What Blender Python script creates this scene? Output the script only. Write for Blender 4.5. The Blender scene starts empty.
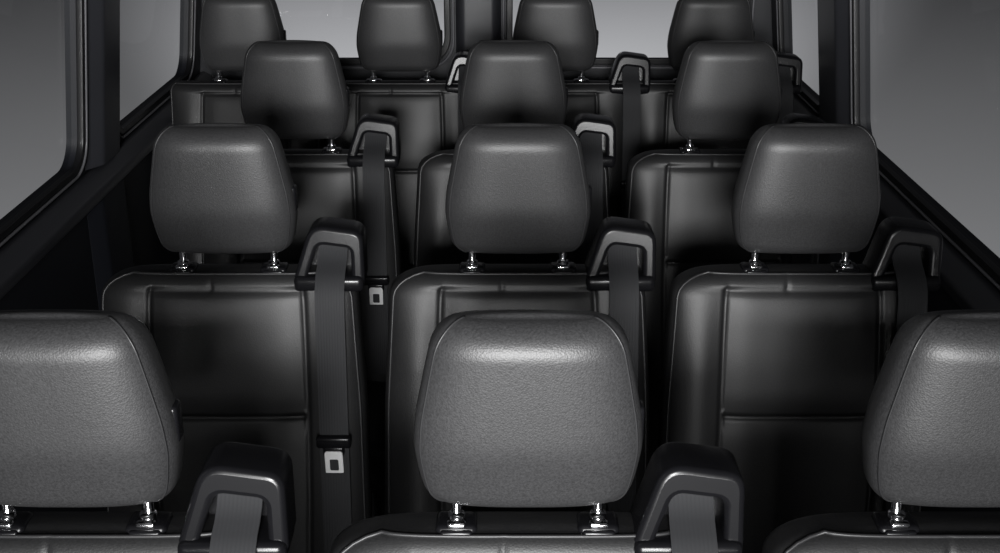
import bpy, bmesh, math
import numpy as np
from mathutils import Matrix, Vector

scene = bpy.context.scene
col = scene.collection

# ---------------------------------------------------------------- materials
def principled(name, base, rough, metal=0.0, spec=0.5, coat=0.0):
    m = bpy.data.materials.new(name); m.use_nodes = True
    b = m.node_tree.nodes['Principled BSDF']
    b.inputs['Base Color'].default_value = (*base, 1)
    b.inputs['Roughness'].default_value = rough
    b.inputs['Metallic'].default_value = metal
    b.inputs['Specular IOR Level'].default_value = spec
    b.inputs['Coat Weight'].default_value = coat
    return m, b

def add_bump(m, b, kind='VORONOI', scale=400, strength=0.3, dist=0.001, var=0.0, base=None):
    nt = m.node_tree
    tc = nt.nodes.new('ShaderNodeTexCoord')
    if kind == 'VORONOI':
        t = nt.nodes.new('ShaderNodeTexVoronoi'); out = t.outputs['Distance']
    else:
        t = nt.nodes.new('ShaderNodeTexNoise'); out = t.outputs['Fac']
        t.inputs['Detail'].default_value = 4
    t.inputs['Scale'].default_value = scale
    nt.links.new(tc.outputs['Object'], t.inputs['Vector'])
    bp = nt.nodes.new('ShaderNodeBump')
    bp.inputs['Strength'].default_value = strength
    bp.inputs['Distance'].default_value = dist
    nt.links.new(out, bp.inputs['Height'])
    nt.links.new(bp.outputs['Normal'], b.inputs['Normal'])
    if var and base:
        n = nt.nodes.new('ShaderNodeTexNoise'); n.inputs['Scale'].default_value = scale*0.8
        nt.links.new(tc.outputs['Object'], n.inputs['Vector'])
        r = nt.nodes.new('ShaderNodeValToRGB')
        r.color_ramp.elements[0].position = 0.3
        r.color_ramp.elements[1].position = 0.7
        r.color_ramp.elements[0].color = (*[c*(1-var) for c in base], 1)
        r.color_ramp.elements[1].color = (*[c*(1+var) for c in base], 1)
        nt.links.new(n.outputs['Fac'], r.inputs['Fac'])
        nt.links.new(r.outputs['Color'], b.inputs['Base Color'])

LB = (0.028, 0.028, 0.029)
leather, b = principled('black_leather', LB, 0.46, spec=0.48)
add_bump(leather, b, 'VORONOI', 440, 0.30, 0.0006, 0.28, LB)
LB_SHADE = (0.013, 0.013, 0.0135)  # same leather, base darkened to put the seat backs' shade into the colour
leather_shaded, b = principled('black_leather_shaded', LB_SHADE, 0.45, spec=0.42)
add_bump(leather_shaded, b, 'VORONOI', 420, 0.25, 0.0005, 0.25, LB_SHADE)
pipe_m, _ = principled('leather_piping', (0.020,0.020,0.021), 0.42, spec=.45)
plastic, b = principled('gloss_black_plastic', (0.006,0.006,0.007), 0.26, spec=.30)
matte, b = principled('matte_black_plastic', (0.018,0.018,0.020), 0.5)
add_bump(matte, b, 'NOISE', 300, 0.2, 0.0006)
chrome, _ = principled('chrome', (0.85,0.85,0.87), 0.12, 1.0)
steel, _ = principled('tongue_steel', (0.95,0.95,0.95), 0.5, 0.1)
BB = (0.024,0.0245,0.0265)
belt_m, b = principled('belt_webbing', BB, 0.7, spec=.3)
nt = belt_m.node_tree
tc = nt.nodes.new('ShaderNodeTexCoord'); w = nt.nodes.new('ShaderNodeTexWave')
w.inputs['Scale'].default_value = 60; w.bands_direction = 'X'
nt.links.new(tc.outputs['Object'], w.inputs['Vector'])
bp = nt.nodes.new('ShaderNodeBump'); bp.inputs['Strength'].default_value = .3; bp.inputs['Distance'].default_value = .0008
nt.links.new(w.outputs['Fac'], bp.inputs['Height']); nt.links.new(bp.outputs['Normal'], b.inputs['Normal'])
wall_m, b = principled('dark_wall_panel', (0.010,0.011,0.015), 0.5)
add_bump(wall_m, b, 'NOISE', 200, 0.2, 0.001)
pillar_m, b = principled('pillar_trim_plastic', (0.030,0.031,0.036), 0.42)
rubber, _ = principled('window_seal_rubber', (0.010,0.010,0.011), 0.35)
ledge_m, _ = principled('sill_ledge_plastic', (0.040,0.041,0.047), 0.33)
bead_m, _ = principled('seal_bead_plastic', (0.14,0.14,0.15), 0.3)
carpet, b = principled('floor_carpet', (0.012,0.012,0.014), 0.9)
add_bump(carpet, b, 'NOISE', 250, 0.6, 0.003)
head_m, b = principled('headliner', (0.03,0.03,0.032), 0.9)
add_bump(head_m, b, 'NOISE', 250, 0.3, 0.001)

glass = bpy.data.materials.new('tinted_window_glass'); glass.use_nodes = True
nt = glass.node_tree; nt.nodes.clear()
o = nt.nodes.new('ShaderNodeOutputMaterial'); mx = nt.nodes.new('ShaderNodeMixShader')
tr = nt.nodes.new('ShaderNodeBsdfTransparent'); tr.inputs['Color'].default_value = (.80,.81,.82,1)
gl = nt.nodes.new('ShaderNodeBsdfGlossy'); gl.inputs['Roughness'].default_value = 0.02
mx.inputs[0].default_value=.05
nt.links.new(tr.outputs[0], mx.inputs[1])
nt.links.new(gl.outputs[0], mx.inputs[2]); nt.links.new(mx.outputs[0], o.inputs[0])

# ---------------------------------------------------------------- helpers
def obj(name, me, mat=None, parent=None, loc=(0,0,0), rot=(0,0,0), smooth=True):
    ob = bpy.data.objects.new(name, me); col.objects.link(ob)
    if mat is not None and len(me.materials) == 0: me.materials.append(mat)
    if smooth and hasattr(me, 'polygons'):
        for p in me.polygons: p.use_smooth = True
    ob.location = loc; ob.rotation_euler = rot
    if parent: ob.parent = parent
    return ob

def empty(name, loc=(0,0,0)):
    e = bpy.data.objects.new(name, None); col.objects.link(e); e.location = loc
    e.empty_display_size = .1
    return e

def superellipse(n, N):
    ph = np.linspace(0, 2*np.pi, 8001)
    x = np.sign(np.cos(ph))*np.abs(np.cos(ph))**(2/n)
    y = np.sign(np.sin(ph))*np.abs(np.sin(ph))**(2/n)
    return x, y, ph

def loft(H, A, B, C, top, bot, n=3.0, N=120, M=40, disp=None, asp=0.3):
    """rings of superellipses; A,B,C functions of z giving half width, half depth, y centre.
    top/bot=(rx,ry,rz) rounding. returns (mesh, rings)"""
    x, y, ph = superellipse(n, N)
    s = np.concatenate([[0], np.cumsum(np.hypot(np.diff(x), asp*np.diff(y)))])
    q = np.linspace(0, s[-1], N+1)[:-1]
    ux = np.interp(q, s, x); uy = np.interp(q, s, y)
    zs = []; ins = []
    R = 12
    for i in range(R):
        th = (i/R)*math.pi/2; zs.append(bot[2]*(1-math.cos(th))); ins.append((1-math.sin(th), 0))
    for i in range(M+1):
        zs.append(bot[2]+(H-bot[2]-top[2])*i/M); ins.append((0,0))
    for i in range(R-1,-1,-1):
        th = (i/R)*math.pi/2; zs.append(H-top[2]*(1-math.cos(th))); ins.append((0,1-math.sin(th)))
    rings = []
    for z,(ib,it) in zip(zs, ins):
        a = A(z)-bot[0]*ib-top[0]*it; bb = B(z)-bot[1]*ib-top[1]*it
        X = ux*a; Y = uy*bb + C(z); Z = np.full_like(X, z)
        if disp is not None:
            Y = Y + disp(X, z, np.clip(-uy,0,1))*(1-max(ib,it))
        rings.append(np.stack([X,Y,Z],1))
    def cap(r, dz):
        c = r.mean(0); out = []
        for k in (.75,.5,.25):
            rr = c+(r-c)*k; rr[:,2] += dz*(1-k*k); out.append(rr)
        return out
    tcap = cap(rings[-1], .004); bcap = cap(rings[0], -.002)[::-1]
    allr = bcap+rings+tcap
    V = np.concatenate(allr); F = []
    nr = len(allr)
    for k in range(nr-1):
        for j in range(N):
            j2 = (j+1)%N
            F.append((k*N+j, k*N+j2, (k+1)*N+j2, (k+1)*N+j))
    F.append(tuple(range(N))[::-1]); F.append(tuple((nr-1)*N+j for j in range(N)))
    me = bpy.data.meshes.new('loft'); me.from_pydata(V.tolist(), [], F); me.update()
    return me, rings, ux, uy

def tube(pts, r, closed=False, res=6):
    pts = [Vector(p) for p in pts]; n = len(pts); V=[]; F=[]
    up = None
    for i,p in enumerate(pts):
        a = pts[(i-1)%n] if (closed or i>0) else p
        c = pts[(i+1)%n] if (closed or i<n-1) else p
        t = (c-a).normalized()
        if up is None:
            up = Vector((0,0,1)) if abs(t.z)<.9 else Vector((0,1,0))
        s = t.cross(up).normalized(); up = s.cross(t).normalized()
        for k in range(res):
            an = 2*math.pi*k/res
            V.append(p+s*math.cos(an)*r+up*math.sin(an)*r)
    for i in range(n if closed else n-1):
        for k in range(res):
            i2=(i+1)%n; k2=(k+1)%res
            F.append((i*res+k, i*res+k2, i2*res+k2, i2*res+k))
    if not closed:
        F.append(tuple(range(res))[::-1]); F.append(tuple((n-1)*res+k for k in range(res)))
    me = bpy.data.meshes.new('tube'); me.from_pydata([tuple(v) for v in V], [], F); me.update()
    return me

def rrect(x0,y0,x1,y1,r,seg=8):
    P=[]
    for cx,cy,a0 in ((x1-r,y1-r,0),(x0+r,y1-r,90),(x0+r,y0+r,180),(x1-r,y0+r,270)):
        for i in range(seg+1):
            a=math.radians(a0+90*i/seg); P.append((cx+r*math.cos(a), cy+r*math.sin(a)))
    return P

def round_poly(P, r, seg=6):
    out=[]; n=len(P)
    for i in range(n):
        p=Vector(P[i]); a=Vector(P[i-1]); c=Vector(P[(i+1)%n])
        rr = r[i] if isinstance(r,(list,tuple)) else r
        d1=(a-p).normalized(); d2=(c-p).normalized()
        s=p+d1*rr; e=p+d2*rr
        for k in range(seg+1):
            t=k/seg; q=s*(1-t)**2+p*2*t*(1-t)+e*t*t
            out.append((q.x,q.y))
    return out

def plate(outer, holes, extrude, bevel=0.0):
    cu = bpy.data.curves.new('tmp','CURVE'); cu.dimensions='2D'; cu.fill_mode='BOTH'
    for P in [outer]+holes:
        s = cu.splines.new('POLY'); s.points.add(len(P)-1); s.use_cyclic_u=True
        for i,p in enumerate(P): s.points[i].co=(p[0],p[1],0,1)
    cu.extrude=extrude; cu.bevel_depth=bevel; cu.bevel_resolution=3 if bevel else 0
    if bevel: cu.offset=-bevel
    o=bpy.data.objects.new('tmp',cu); col.objects.link(o)
    dg=bpy.context.evaluated_depsgraph_get(); dg.update()
    me=bpy.data.meshes.new_from_object(o.evaluated_get(dg))
    bpy.data.objects.remove(o); me.materials.clear()
    return me

def flat(outer):
    me=bpy.data.meshes.new('pane'); me.from_pydata([(p[0],p[1],0) for p in outer],[],[tuple(range(len(outer)))]); return me

def xform(me, fn):
    for v in me.vertices: v.co = Vector(fn(v.co))
    me.update(); return me

def join_meshes(name, items):
    bm=bmesh.new()
    for me in items: bm.from_mesh(me)
    bmesh.ops.recalc_face_normals(bm, faces=bm.faces)
    out=bpy.data.meshes.new(name); bm.to_mesh(out); bm.free(); return out

def box(x0,y0,z0,x1,y1,z1,bev=0.0,seg=3):
    bm=bmesh.new(); bmesh.ops.create_cube(bm,size=1)
    for v in bm.verts:
        v.co=Vector(((x0+x1)/2+v.co.x*(x1-x0),(y0+y1)/2+v.co.y*(y1-y0),(z0+z1)/2+v.co.z*(z1-z0)))
    if bev: bmesh.ops.bevel(bm,geom=bm.edges[:],offset=bev,segments=seg,affect='EDGES',profile=.5)
    me=bpy.data.meshes.new('box'); bm.to_mesh(me); bm.free(); return me

def cyl(x,y,z0,z1,r,seg=20):
    return tube([(x,y,z0),(x,y,z1)],r,res=seg)

def setm(me, m):
    me.materials.clear(); me.materials.append(m); return me

def shade_auto(me):
    for p in me.polygons: p.use_smooth=True
    me.set_sharp_from_angle(angle=math.radians(35))

# ---------------------------------------------------------------- shared seat meshes
def lerp_tab(tab, w=81):
    zs=[t[0] for t in tab]; vs=[t[1] for t in tab]
    zz=np.linspace(zs[0]-.2,zs[-1]+.2,800); vv=np.interp(zz,zs,vs)
    k=np.hanning(w); k/=k.sum()
    vp=np.pad(vv,w//2,mode='edge'); vv=np.convolve(vp,k,'valid')
    return lambda z: float(np.interp(z,zz,vv))

# headrest
HH=.250
hA=lerp_tab([(0,.121),(.035,.132),(.08,.139),(.12,.136),(.18,.124),(.250,.109)],61)
hB=lerp_tab([(0,.048),(.09,.060),(.25,.050)])
hC=lerp_tab([(0,.008),(.10,.000),(.25,-.012)])
head_me,hr,hux,huy = loft(HH,hA,hB,hC,(.030,.042,.040),(.022,.026,.024),n=2.9,N=140,M=40,asp=.4)
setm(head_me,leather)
def find_j(ux,uy,fx):
    c=[(abs(ux[j]-fx),j) for j in range(len(ux)) if uy[j]<0]
    return min(c)[1]
pm=[]
for sx in (-1,1):
    j=find_j(hux,huy,sx*.92)
    pts=[]
    for r in hr:
        c=r.mean(0); d=r[j]-c; L=np.linalg.norm(d); pts.append(r[j]+d/L*.0004)
    pm.append(tube(pts,.0015))
head_pipe=setm(join_meshes('headrest_piping',pm),pipe_m)
btn=setm(box(.1275,-.012,.080,.1395,.016,.130,.0055),plastic)

# posts and sockets (headrest stays)
PX=.088
post=setm(join_meshes('posts',[cyl(s*PX,0,-.08,.03,.0065) for s in(-1,1)]),chrome)
sock=[];coll=[]
for s in(-1,1):
    sock.append(box(s*PX-.026,-.021,-.004,s*PX+.026,.021,.013,.007))
    sock.append(box(s*PX-.020,-.026,-.006,s*PX+.020,-.012,.009,.004))
    coll.append(cyl(s*PX,0,.008,.021,.0105))
    coll.append(box(s*PX-.012,-.020,.009,s*PX+.012,-.008,.017,.003))
sock_me=setm(join_meshes('sockets',sock),plastic); coll_me=setm(join_meshes('collars',coll),chrome)

# backrest
BH=.66
REC=math.tan(math.radians(9.5))
def seam(d,w): return np.exp(-(d/w)**2)
def make_backrest(rx, wide=.266, top=.246, sx=.142, seams=(.385,.630)):
    bA=lerp_tab([(0,wide-.012),(.15,wide),(.40,wide-.004),(.66,top)])
    bB=lerp_tab([(0,.060),(.5,.056),(.66,.044)])
    bC=lambda z:-(BH-z)*REC
    def disp(X,z,f):
        d=np.zeros_like(X)
        ff=np.clip((f-.25)/.5,0,1)
        for s in(-1,1):
            xs=s*(sx+.010*math.sin(z*4))
            d+=.0045*seam(X-xs,.0040)+.0035*seam(X-xs,.030) if z<seams[1]+.004 else 0
        inside=(np.abs(X)<sx+.006).astype(float)
        d+=inside*(.0050*seam(z-seams[0],.0042)+.0035*seam(z-seams[0],.03))
        d+=inside*(.004*seam(z-seams[1],.004)+.002*seam(z-seams[1],.015))
        if z>seams[1]:
            for xs in(-.03,): d+=.003*seam(X-xs,.004)
        if z<seams[1]:
            lo,hi=(0,seams[0]) if z<seams[0] else seams
            t=(z-lo)/(hi-lo); bul=math.sin(math.pi*min(max(t,0),1))**.5
            d-=inside*.004*bul*np.clip(1-(X/sx)**2,0,1)
        d-=.006*seam(np.abs(X)-(sx+.055),.040)*min(1,max(0,(seams[1]-z)/.15))
        return d*ff
    me,rg,ux,uy=loft(BH,bA,bB,bC,(rx,.022,min(.03,rx+.01) if rx<.03 else .045),(.03,.02,.03),n=4.2,N=300,M=150,disp=disp,asp=.25)
    setm(me,leather_shaded)
    jl=find_j(ux,uy,-.965); jr=find_j(ux,uy,.965)
    kt=len(rg)-3
    pts=[rg[k][jl] for k in range(2,kt)]
    j=jl
    while j!=jr:
        pts.append(rg[kt][j]); j=(j+1)%len(ux)
    pts+= [rg[k][jr] for k in range(kt,2,-1)]
    P=[(p[0],p[1]-.0015,p[2]+.0008) for p in pts]
    pipe=setm(tube(P[::2],.0028),pipe_m)
    return me,pipe
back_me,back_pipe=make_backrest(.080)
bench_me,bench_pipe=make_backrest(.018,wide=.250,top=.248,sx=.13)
shell_me,_,_,_=loft(.56,lerp_tab([(0,.24),(.56,.215)]),lerp_tab([(0,.02),(.56,.02)]),lambda z:-(BH-z-.04)*REC+.048,
                    (.05,.01,.03),(.03,.01,.03),n=4,N=80,M=14)
setm(shell_me,matte)

# cushion (lofted front to back)
cush_me,_,_,_=loft(.50,lerp_tab([(0,.255),(.5,.262)]),lerp_tab([(0,.062),(.5,.07)]),lambda z:0,(.06,.045,.06),(.03,.02,.03),
                   n=4,N=110,M=26)
xform(cush_me,lambda c:(c.x,-c.z,c.y+.0)); setm(cush_me,leather_shaded)

bs=[]
for s in(-1,1):
    bs.append(box(s*.17-.02,-.50,.0,s*.17+.02,-.10,.03,.008))
    bs.append(box(s*.17-.015,-.46,.02,s*.17+.015,-.38,.35,.008))
    bs.append(box(s*.17-.015,-.22,.02,s*.17+.015,-.14,.35,.008))
    bs.append(box(s*.17-.018,-.50,.33,s*.17+.018,-.06,.37,.008))
bs.append(box(-.2,-.44,.30,.2,-.40,.34,.008)); bs.append(box(-.2,-.20,.30,.2,-.16,.34,.008))
base_me=setm(join_meshes('base',bs),matte)

# belt guide (hooded loop on the shoulder)
outer=round_poly([(-.074,-.02),(.066,-.02),(.064,.080),(-.036,.094)],[.006,.006,.022,.030])
inner=round_poly([(-.045,-.010),(.041,-.010),(.040,.048),(-.022,.056)],[.004,.004,.012,.014])
gp=plate(outer,[inner],.028,.008)
LG=.12
def gmap(c): return (c.x, -c.z + c.y*LG, c.y)
xform(gp,gmap)
gb=plate(round_poly([(-.060,-.02),(.056,-.02),(.052,.074),(-.032,.084)],[.006,.006,.018,.02]),[],.006,.0)
xform(gb,lambda c:(c.x,-c.z+c.y*LG+.026,c.y))
ga=box(-.070,-.048,-.035,.064,.030,-.004,.010)
guide_me=join_meshes('guide',[gp,gb,ga]); setm(guide_me,plastic); shade_auto(guide_me)

def ribbon(path,width,th=.0016):
    V=[];F=[];n=len(path)
    for i,(x,y,z) in enumerate(path):
        a=path[max(0,i-1)]; c=path[min(n-1,i+1)]
        t=Vector((0,c[1]-a[1],c[2]-a[2])).normalized(); nn=Vector((0,t.z,-t.y))
        for s,k in((-1,-1),(1,-1),(1,1),(-1,1)):
            V.append((x+s*width/2, y+nn.y*th*k, z+nn.z*th*k))
    for i in range(n-1):
        for k in range(4):
            k2=(k+1)%4; F.append((i*4+k,i*4+k2,i*4+4+k2,i*4+4+k))
    F.append((3,2,1,0)); F.append(tuple((n-1)*4+k for k in range(4)))
    me=bpy.data.meshes.new('belt'); me.from_pydata(V,[],F); me.update(); return me
TOPZ=1.065
def fy(z,off=.068): return -(TOPZ-z)*REC-off
bpath=[(.203,.018,1.124),(.203,.008,1.108),(.203,-.006,1.092),(.2025,-.022,1.080),(.202,-.040,1.072),(.202,-.054,1.062),(.202,-.066,1.048),(.202,fy(1.03,.070),1.028)]
for i in range(14):
    z=1.0-.5*i/13; bpath.append((.202+.004*i/13,fy(z,.070),z))
belt_me=setm(ribbon(bpath,.056),belt_m)
shade_auto(belt_me)
tz=.735
TX=.203
tongue_pl=setm(join_meshes('tp',[box(TX-.034,fy(tz)-.012,tz+.005,TX+.034,fy(tz)+.006,tz+.030,.006),
          box(TX-.021,fy(tz)-.013,tz-.010,TX+.021,fy(tz)+.004,tz+.010,.005)]),plastic)
tm=plate(rrect(-.0175,-.034,.0175,.022,.006),[rrect(-.0085,-.022,.0085,.004,.003)],.0014,.0008)
xform(tm,lambda c:(c.x+TX,-c.z+fy(tz)-.014-(c.y-.02)*.10,c.y+tz-.020)); setm(tm,steel); shade_auto(tm)
hub=setm(join_meshes('recliner',[xform(tube([(0,0,-.012),(0,0,.012)],.045,res=28),lambda c,s=s:(c.z+s*.272,c.x-.105,c.y+.44)) for s in(-1,1)]),matte)
for m_ in (tongue_pl,guide_me): shade_auto(m_)

HZ=1.103
def add_headrest(par,x,z=0,btnside=True):
    obj('headrest',head_me,None,par,(x,-.002,HZ))
    obj('headrest_piping',head_pipe,None,par,(x,-.002,HZ))
    if btnside: obj('headrest_release_button',btn,None,par,(x,-.002,HZ))
    obj('headrest_posts',post,None,par,(x,0,HZ-.011))
    obj('post_sockets',sock_me,None,par,(x,-.004,TOPZ-.004))
    obj('post_collars',coll_me,None,par,(x,-.004,TOPZ-.004))

def add_belt(par,x,gx=.2):
    obj('belt_guide',guide_me,None,par,(x+gx,.0,TOPZ+.002),smooth=False)
    obj('seat_belt_webbing',belt_me,None,par,(x+gx-.2,0,0),smooth=False)
    obj('belt_tongue_grip',tongue_pl,None,par,(x+gx-.2,0,0),smooth=False)
    obj('belt_tongue',tm,None,par,(x+gx-.2,0,0),smooth=False)

def passenger_seat(x,y):
    e=empty('passenger_seat',(x,y,0))
    obj('backrest',back_me,None,e,(0,0,TOPZ-BH))
    obj('backrest_piping',back_pipe,None,e,(0,0,TOPZ-BH))
    obj('back_shell',shell_me,None,e,(0,0,TOPZ-BH+.04))
    obj('seat_cushion',cush_me,None,e,(0,-.06,.42))
    obj('seat_base',base_me,None,e,(0,0,0))
    obj('recliner_hubs',hub,None,e)
    add_headrest(e,0); add_belt(e,0)
    return e

YA,DY=1.34,.858
for r in range(3):
    for x in(-.526,.034,.582): passenger_seat(x,YA+DY*r-(.040 if r==0 else 0))
# rear four-place bench
e=empty('rear_bench_seat',(0,YA+DY*3,0))
for x,g in((-.83,None),(-.325,.215),(.178,.245),(.68,.235)):
    obj('backrest',bench_me,None,e,(x,0,TOPZ-BH)); obj('backrest_piping',bench_pipe,None,e,(x,0,TOPZ-BH))
    c=obj('seat_cushion',cush_me,None,e,(x,-.06,.42)); c.scale=(.95,1,1)
    obj('seat_base',base_me,None,e,(x,0,0))
    add_headrest(e,x)
    if g: add_belt(e,x,g)

# ---------------------------------------------------------------- van shell
XL,XR=-1.13,1.03; SILL=1.005; HT=2.12; YF,YB=-1.3,4.52
LEAN=.114
def side_wall(side,X,wins,name):
    low=plate([(YF,-.0),(YB,-.0),(YB,.97),(YF,.97)],[],.02)
    xform(low,lambda c:(X+side*(.02+c.z),c.x,c.y))
    holes=[rrect(a,SILL+.0,bb,HT-.17,.075) for a,bb in wins]
    up=plate([(YF,.97),(YB,.97),(YB,HT),(YF,HT)],holes,.02)
    L=lambda z:X-side*LEAN*max(0,z-.97)
    xform(up,lambda c:(L(c.y)+side*(.02+c.z),c.x,c.y))
    me=join_meshes(name,[low,up]); o=obj(name,me,wall_m,smooth=False)
    return L
winsL=[(-.95,.95),(1.15,3.14),(3.44,4.36)]
winsR=[(-.95,1.05),(1.25,3.38),(3.74,4.36)]
wi=1
trim=1
for side,X,wins,nm in((-1,XL,winsL,'wall_left'),(1,XR,winsR,'wall_right')):
    L=side_wall(side,X,wins,nm)
    for a,bb in wins:
        e=empty('window_%d'%wi); wi+=1
        g=flat(rrect(a,SILL,bb,HT-.17,.075))
        xform(g,lambda c:(L(c.y)+side*.026,c.x,c.y)); obj('glass_pane',g,glass,e,smooth=False)
        f=plate(rrect(a-.010,SILL-.010,bb+.010,HT-.160,.08),[rrect(a+.008,SILL+.008,bb-.008,HT-.178,.068)],.006,.003)
        xform(f,lambda c:(L(c.y)+side*(.0+c.z),c.x,c.y)); setm(f,rubber); shade_auto(f); obj('rubber_seal',f,None,e,smooth=False)
        pts=[(L(p[1])-side*.008,p[0],p[1]) for p in rrect(a-.018,SILL-.018,bb+.018,HT-.152,.085,10)]
        obj('seal_bead',tube(pts,.004,closed=True),bead_m,e)
    led=plate(round_poly([(.0,.90),(.055,.91),(.062,.945),(.02,.975),(.0,.975)],.010),[],(YB-YF)/2,.0)
    xform(led,lambda c:(X-side*c.x,(YB+YF)/2+c.z,c.y)); setm(led,ledge_m); shade_auto(led)
    obj('trim_%d'%trim,led,None,smooth=False); trim+=1
    for i in range(len(wins)-1):
        a=wins[i][1]+.03; bb=wins[i+1][0]-.03
        P=plate(round_poly([(a,0),(bb,0),(bb-.03,.035),(a+.06,.035)],[.002,.002,.012,.012]),[],(HT-.98)/2)
        def f(c,L=L):
            z=(.98+HT)/2+c.z; return (L(z)-side*c.y,c.x,z)
        xform(P,f); setm(P,pillar_m); shade_auto(P); obj('trim_%d'%trim,P,None,smooth=False); trim+=1
        Q=plate(round_poly([(a-.03,0),(bb+.03,0),(bb-.01,.03),(a+.03,.03)],[.002,.002,.012,.012]),[],.44)
        xform(Q,lambda c:(X-side*c.y,c.x,.46+c.z)); setm(Q,wall_m); obj('trim_%d'%trim,Q,None,smooth=False); trim+=1
XC=-.08
hs=[(XL+.13,XC-.115),(XC+.115,XR-.12)]
rw=plate([(XL-.04,0),(XR+.04,0),(XR+.04,HT),(XL-.04,HT)],[rrect(a,SILL+.01,bb,HT-.2,.09) for a,bb in hs],.02)
xform(rw,lambda c:(c.x,YB+.02-c.z,c.y)); obj('wall_back',rw,wall_m,smooth=False)
for a,bb in hs:
    e=empty('window_%d'%wi); wi+=1
    g=flat(rrect(a,SILL+.01,bb,HT-.2,.09)); xform(g,lambda c:(c.x,YB+.026,c.y)); obj('glass_pane',g,glass,e,smooth=False)
    f=plate(rrect(a-.012,SILL-.002,bb+.012,HT-.188,.1),[rrect(a+.012,SILL+.022,bb-.012,HT-.212,.08)],.008,.004)
    xform(f,lambda c:(c.x,YB-.004-c.z,c.y)); setm(f,rubber); shade_auto(f); obj('rubber_seal',f,None,e,smooth=False)
    pts=[(p[0],YB-.018,p[1]) for p in rrect(a-.022,SILL-.012,bb+.022,HT-.178,.1,10)]
    obj('seal_bead',tube(pts,.005,closed=True),bead_m,e)
dp=plate(round_poly([(XC-.085,0),(XC+.085,0),(XC+.06,.045),(XC-.06,.045)],[.002,.002,.014,.014]),[],(HT-.1)/2)
xform(dp,lambda c:(c.x,YB-c.y,(HT+.1)/2+c.z-.02)); setm(dp,pillar_m); shade_auto(dp); obj('trim_%d'%trim,dp,None,smooth=False); trim+=1
# door release handle plate on the centre post
hd=join_meshes('handle',[box(XC+.0,YB-.062,.98,XC+.05,YB-.04,1.10,.008),box(XC+.012,YB-.078,1.0,XC+.038,YB-.058,1.08,.007)])
obj('door_handle',setm(hd,plastic),None)
obj('floor',box(XL-.04,YF,-.06,XR+.04,YB+.04,0),carpet,smooth=False)
obj('ceiling',box(XL,YF,HT,XR,YB+.04,HT+.05),head_m,smooth=False)

# ---------------------------------------------------------------- world : grey studio surround
wd=bpy.data.worlds.new('studio'); scene.world=wd; wd.use_nodes=True
nt=wd.node_tree; bg=nt.nodes['Background']
tc=nt.nodes.new('ShaderNodeTexCoord'); sp=nt.nodes.new('ShaderNodeSeparateXYZ')
mr=nt.nodes.new('ShaderNodeMapRange'); mr.inputs['From Min'].default_value=-.5; mr.inputs['From Max'].default_value=.1
rp=nt.nodes.new('ShaderNodeValToRGB')
el=rp.color_ramp.elements
el[0].position=0; el[0].color=(.26,.26,.265,1)
el[1].position=1; el[1].color=(.025,.025,.027,1)
x_=el.new(.30); x_.color=(.23,.23,.235,1)
x_=el.new(.66); x_.color=(.036,.036,.038,1)
nt.links.new(tc.outputs['Generated'],sp.inputs[0]); nt.links.new(sp.outputs['Z'],mr.inputs[0])
nt.links.new(mr.outputs[0],rp.inputs[0]); nt.links.new(rp.outputs[0],bg.inputs['Color'])
m2=nt.nodes.new('ShaderNodeMapRange'); m2.interpolation_type='SMOOTHSTEP'
m2.inputs['From Min'].default_value=.93; m2.inputs['From Max'].default_value=.98
m2.inputs['To Min'].default_value=1.0; m2.inputs['To Max'].default_value=4.8
nt.links.new(sp.outputs['Y'],m2.inputs[0]); nt.links.new(m2.outputs[0],bg.inputs['Strength'])

# ---------------------------------------------------------------- lights
def area(name,loc,target,sx,sy,power,color=(1,1,1)):
    l=bpy.data.lights.new(name,'AREA'); l.shape='RECTANGLE'; l.size=sx; l.size_y=sy; l.energy=power; l.color=color
    o=bpy.data.objects.new(name,l); col.objects.link(o); o.location=loc
    o.rotation_euler=(Vector(target)-Vector(loc)).to_track_quat('-Z','Y').to_euler(); return o
def spot(name,loc,target,power,ang,rad=.12):
    l=bpy.data.lights.new(name,'SPOT'); l.energy=power; l.spot_size=math.radians(ang); l.spot_blend=1; l.shadow_soft_size=rad
    o=bpy.data.objects.new(name,l); col.objects.link(o); o.location=loc
    o.rotation_euler=(Vector(target)-Vector(loc)).to_track_quat('-Z','Y').to_euler(); return o
area('windshield_light',(-.05,-4.6,1.34),(-.05,2.5,1.2),2.6,.9,520)
spot('rear_row_fill_spot',(-.05,-1.2,1.98),(-.05,3.2,1.32),640,38,.25)  # added fill spot, no van fitting; evens out brightness towards the rear rows

# ---------------------------------------------------------------- camera
cam=bpy.data.cameras.new('camera'); co=bpy.data.objects.new('camera',cam); col.objects.link(co)
co.location=(0,0,1.9); co.rotation_euler=(math.radians(90-21.2),0,0)
cam.lens=36*1.208; cam.sensor_width=36; cam.clip_start=.02
scene.camera=co
scene.view_settings.view_transform='Standard'
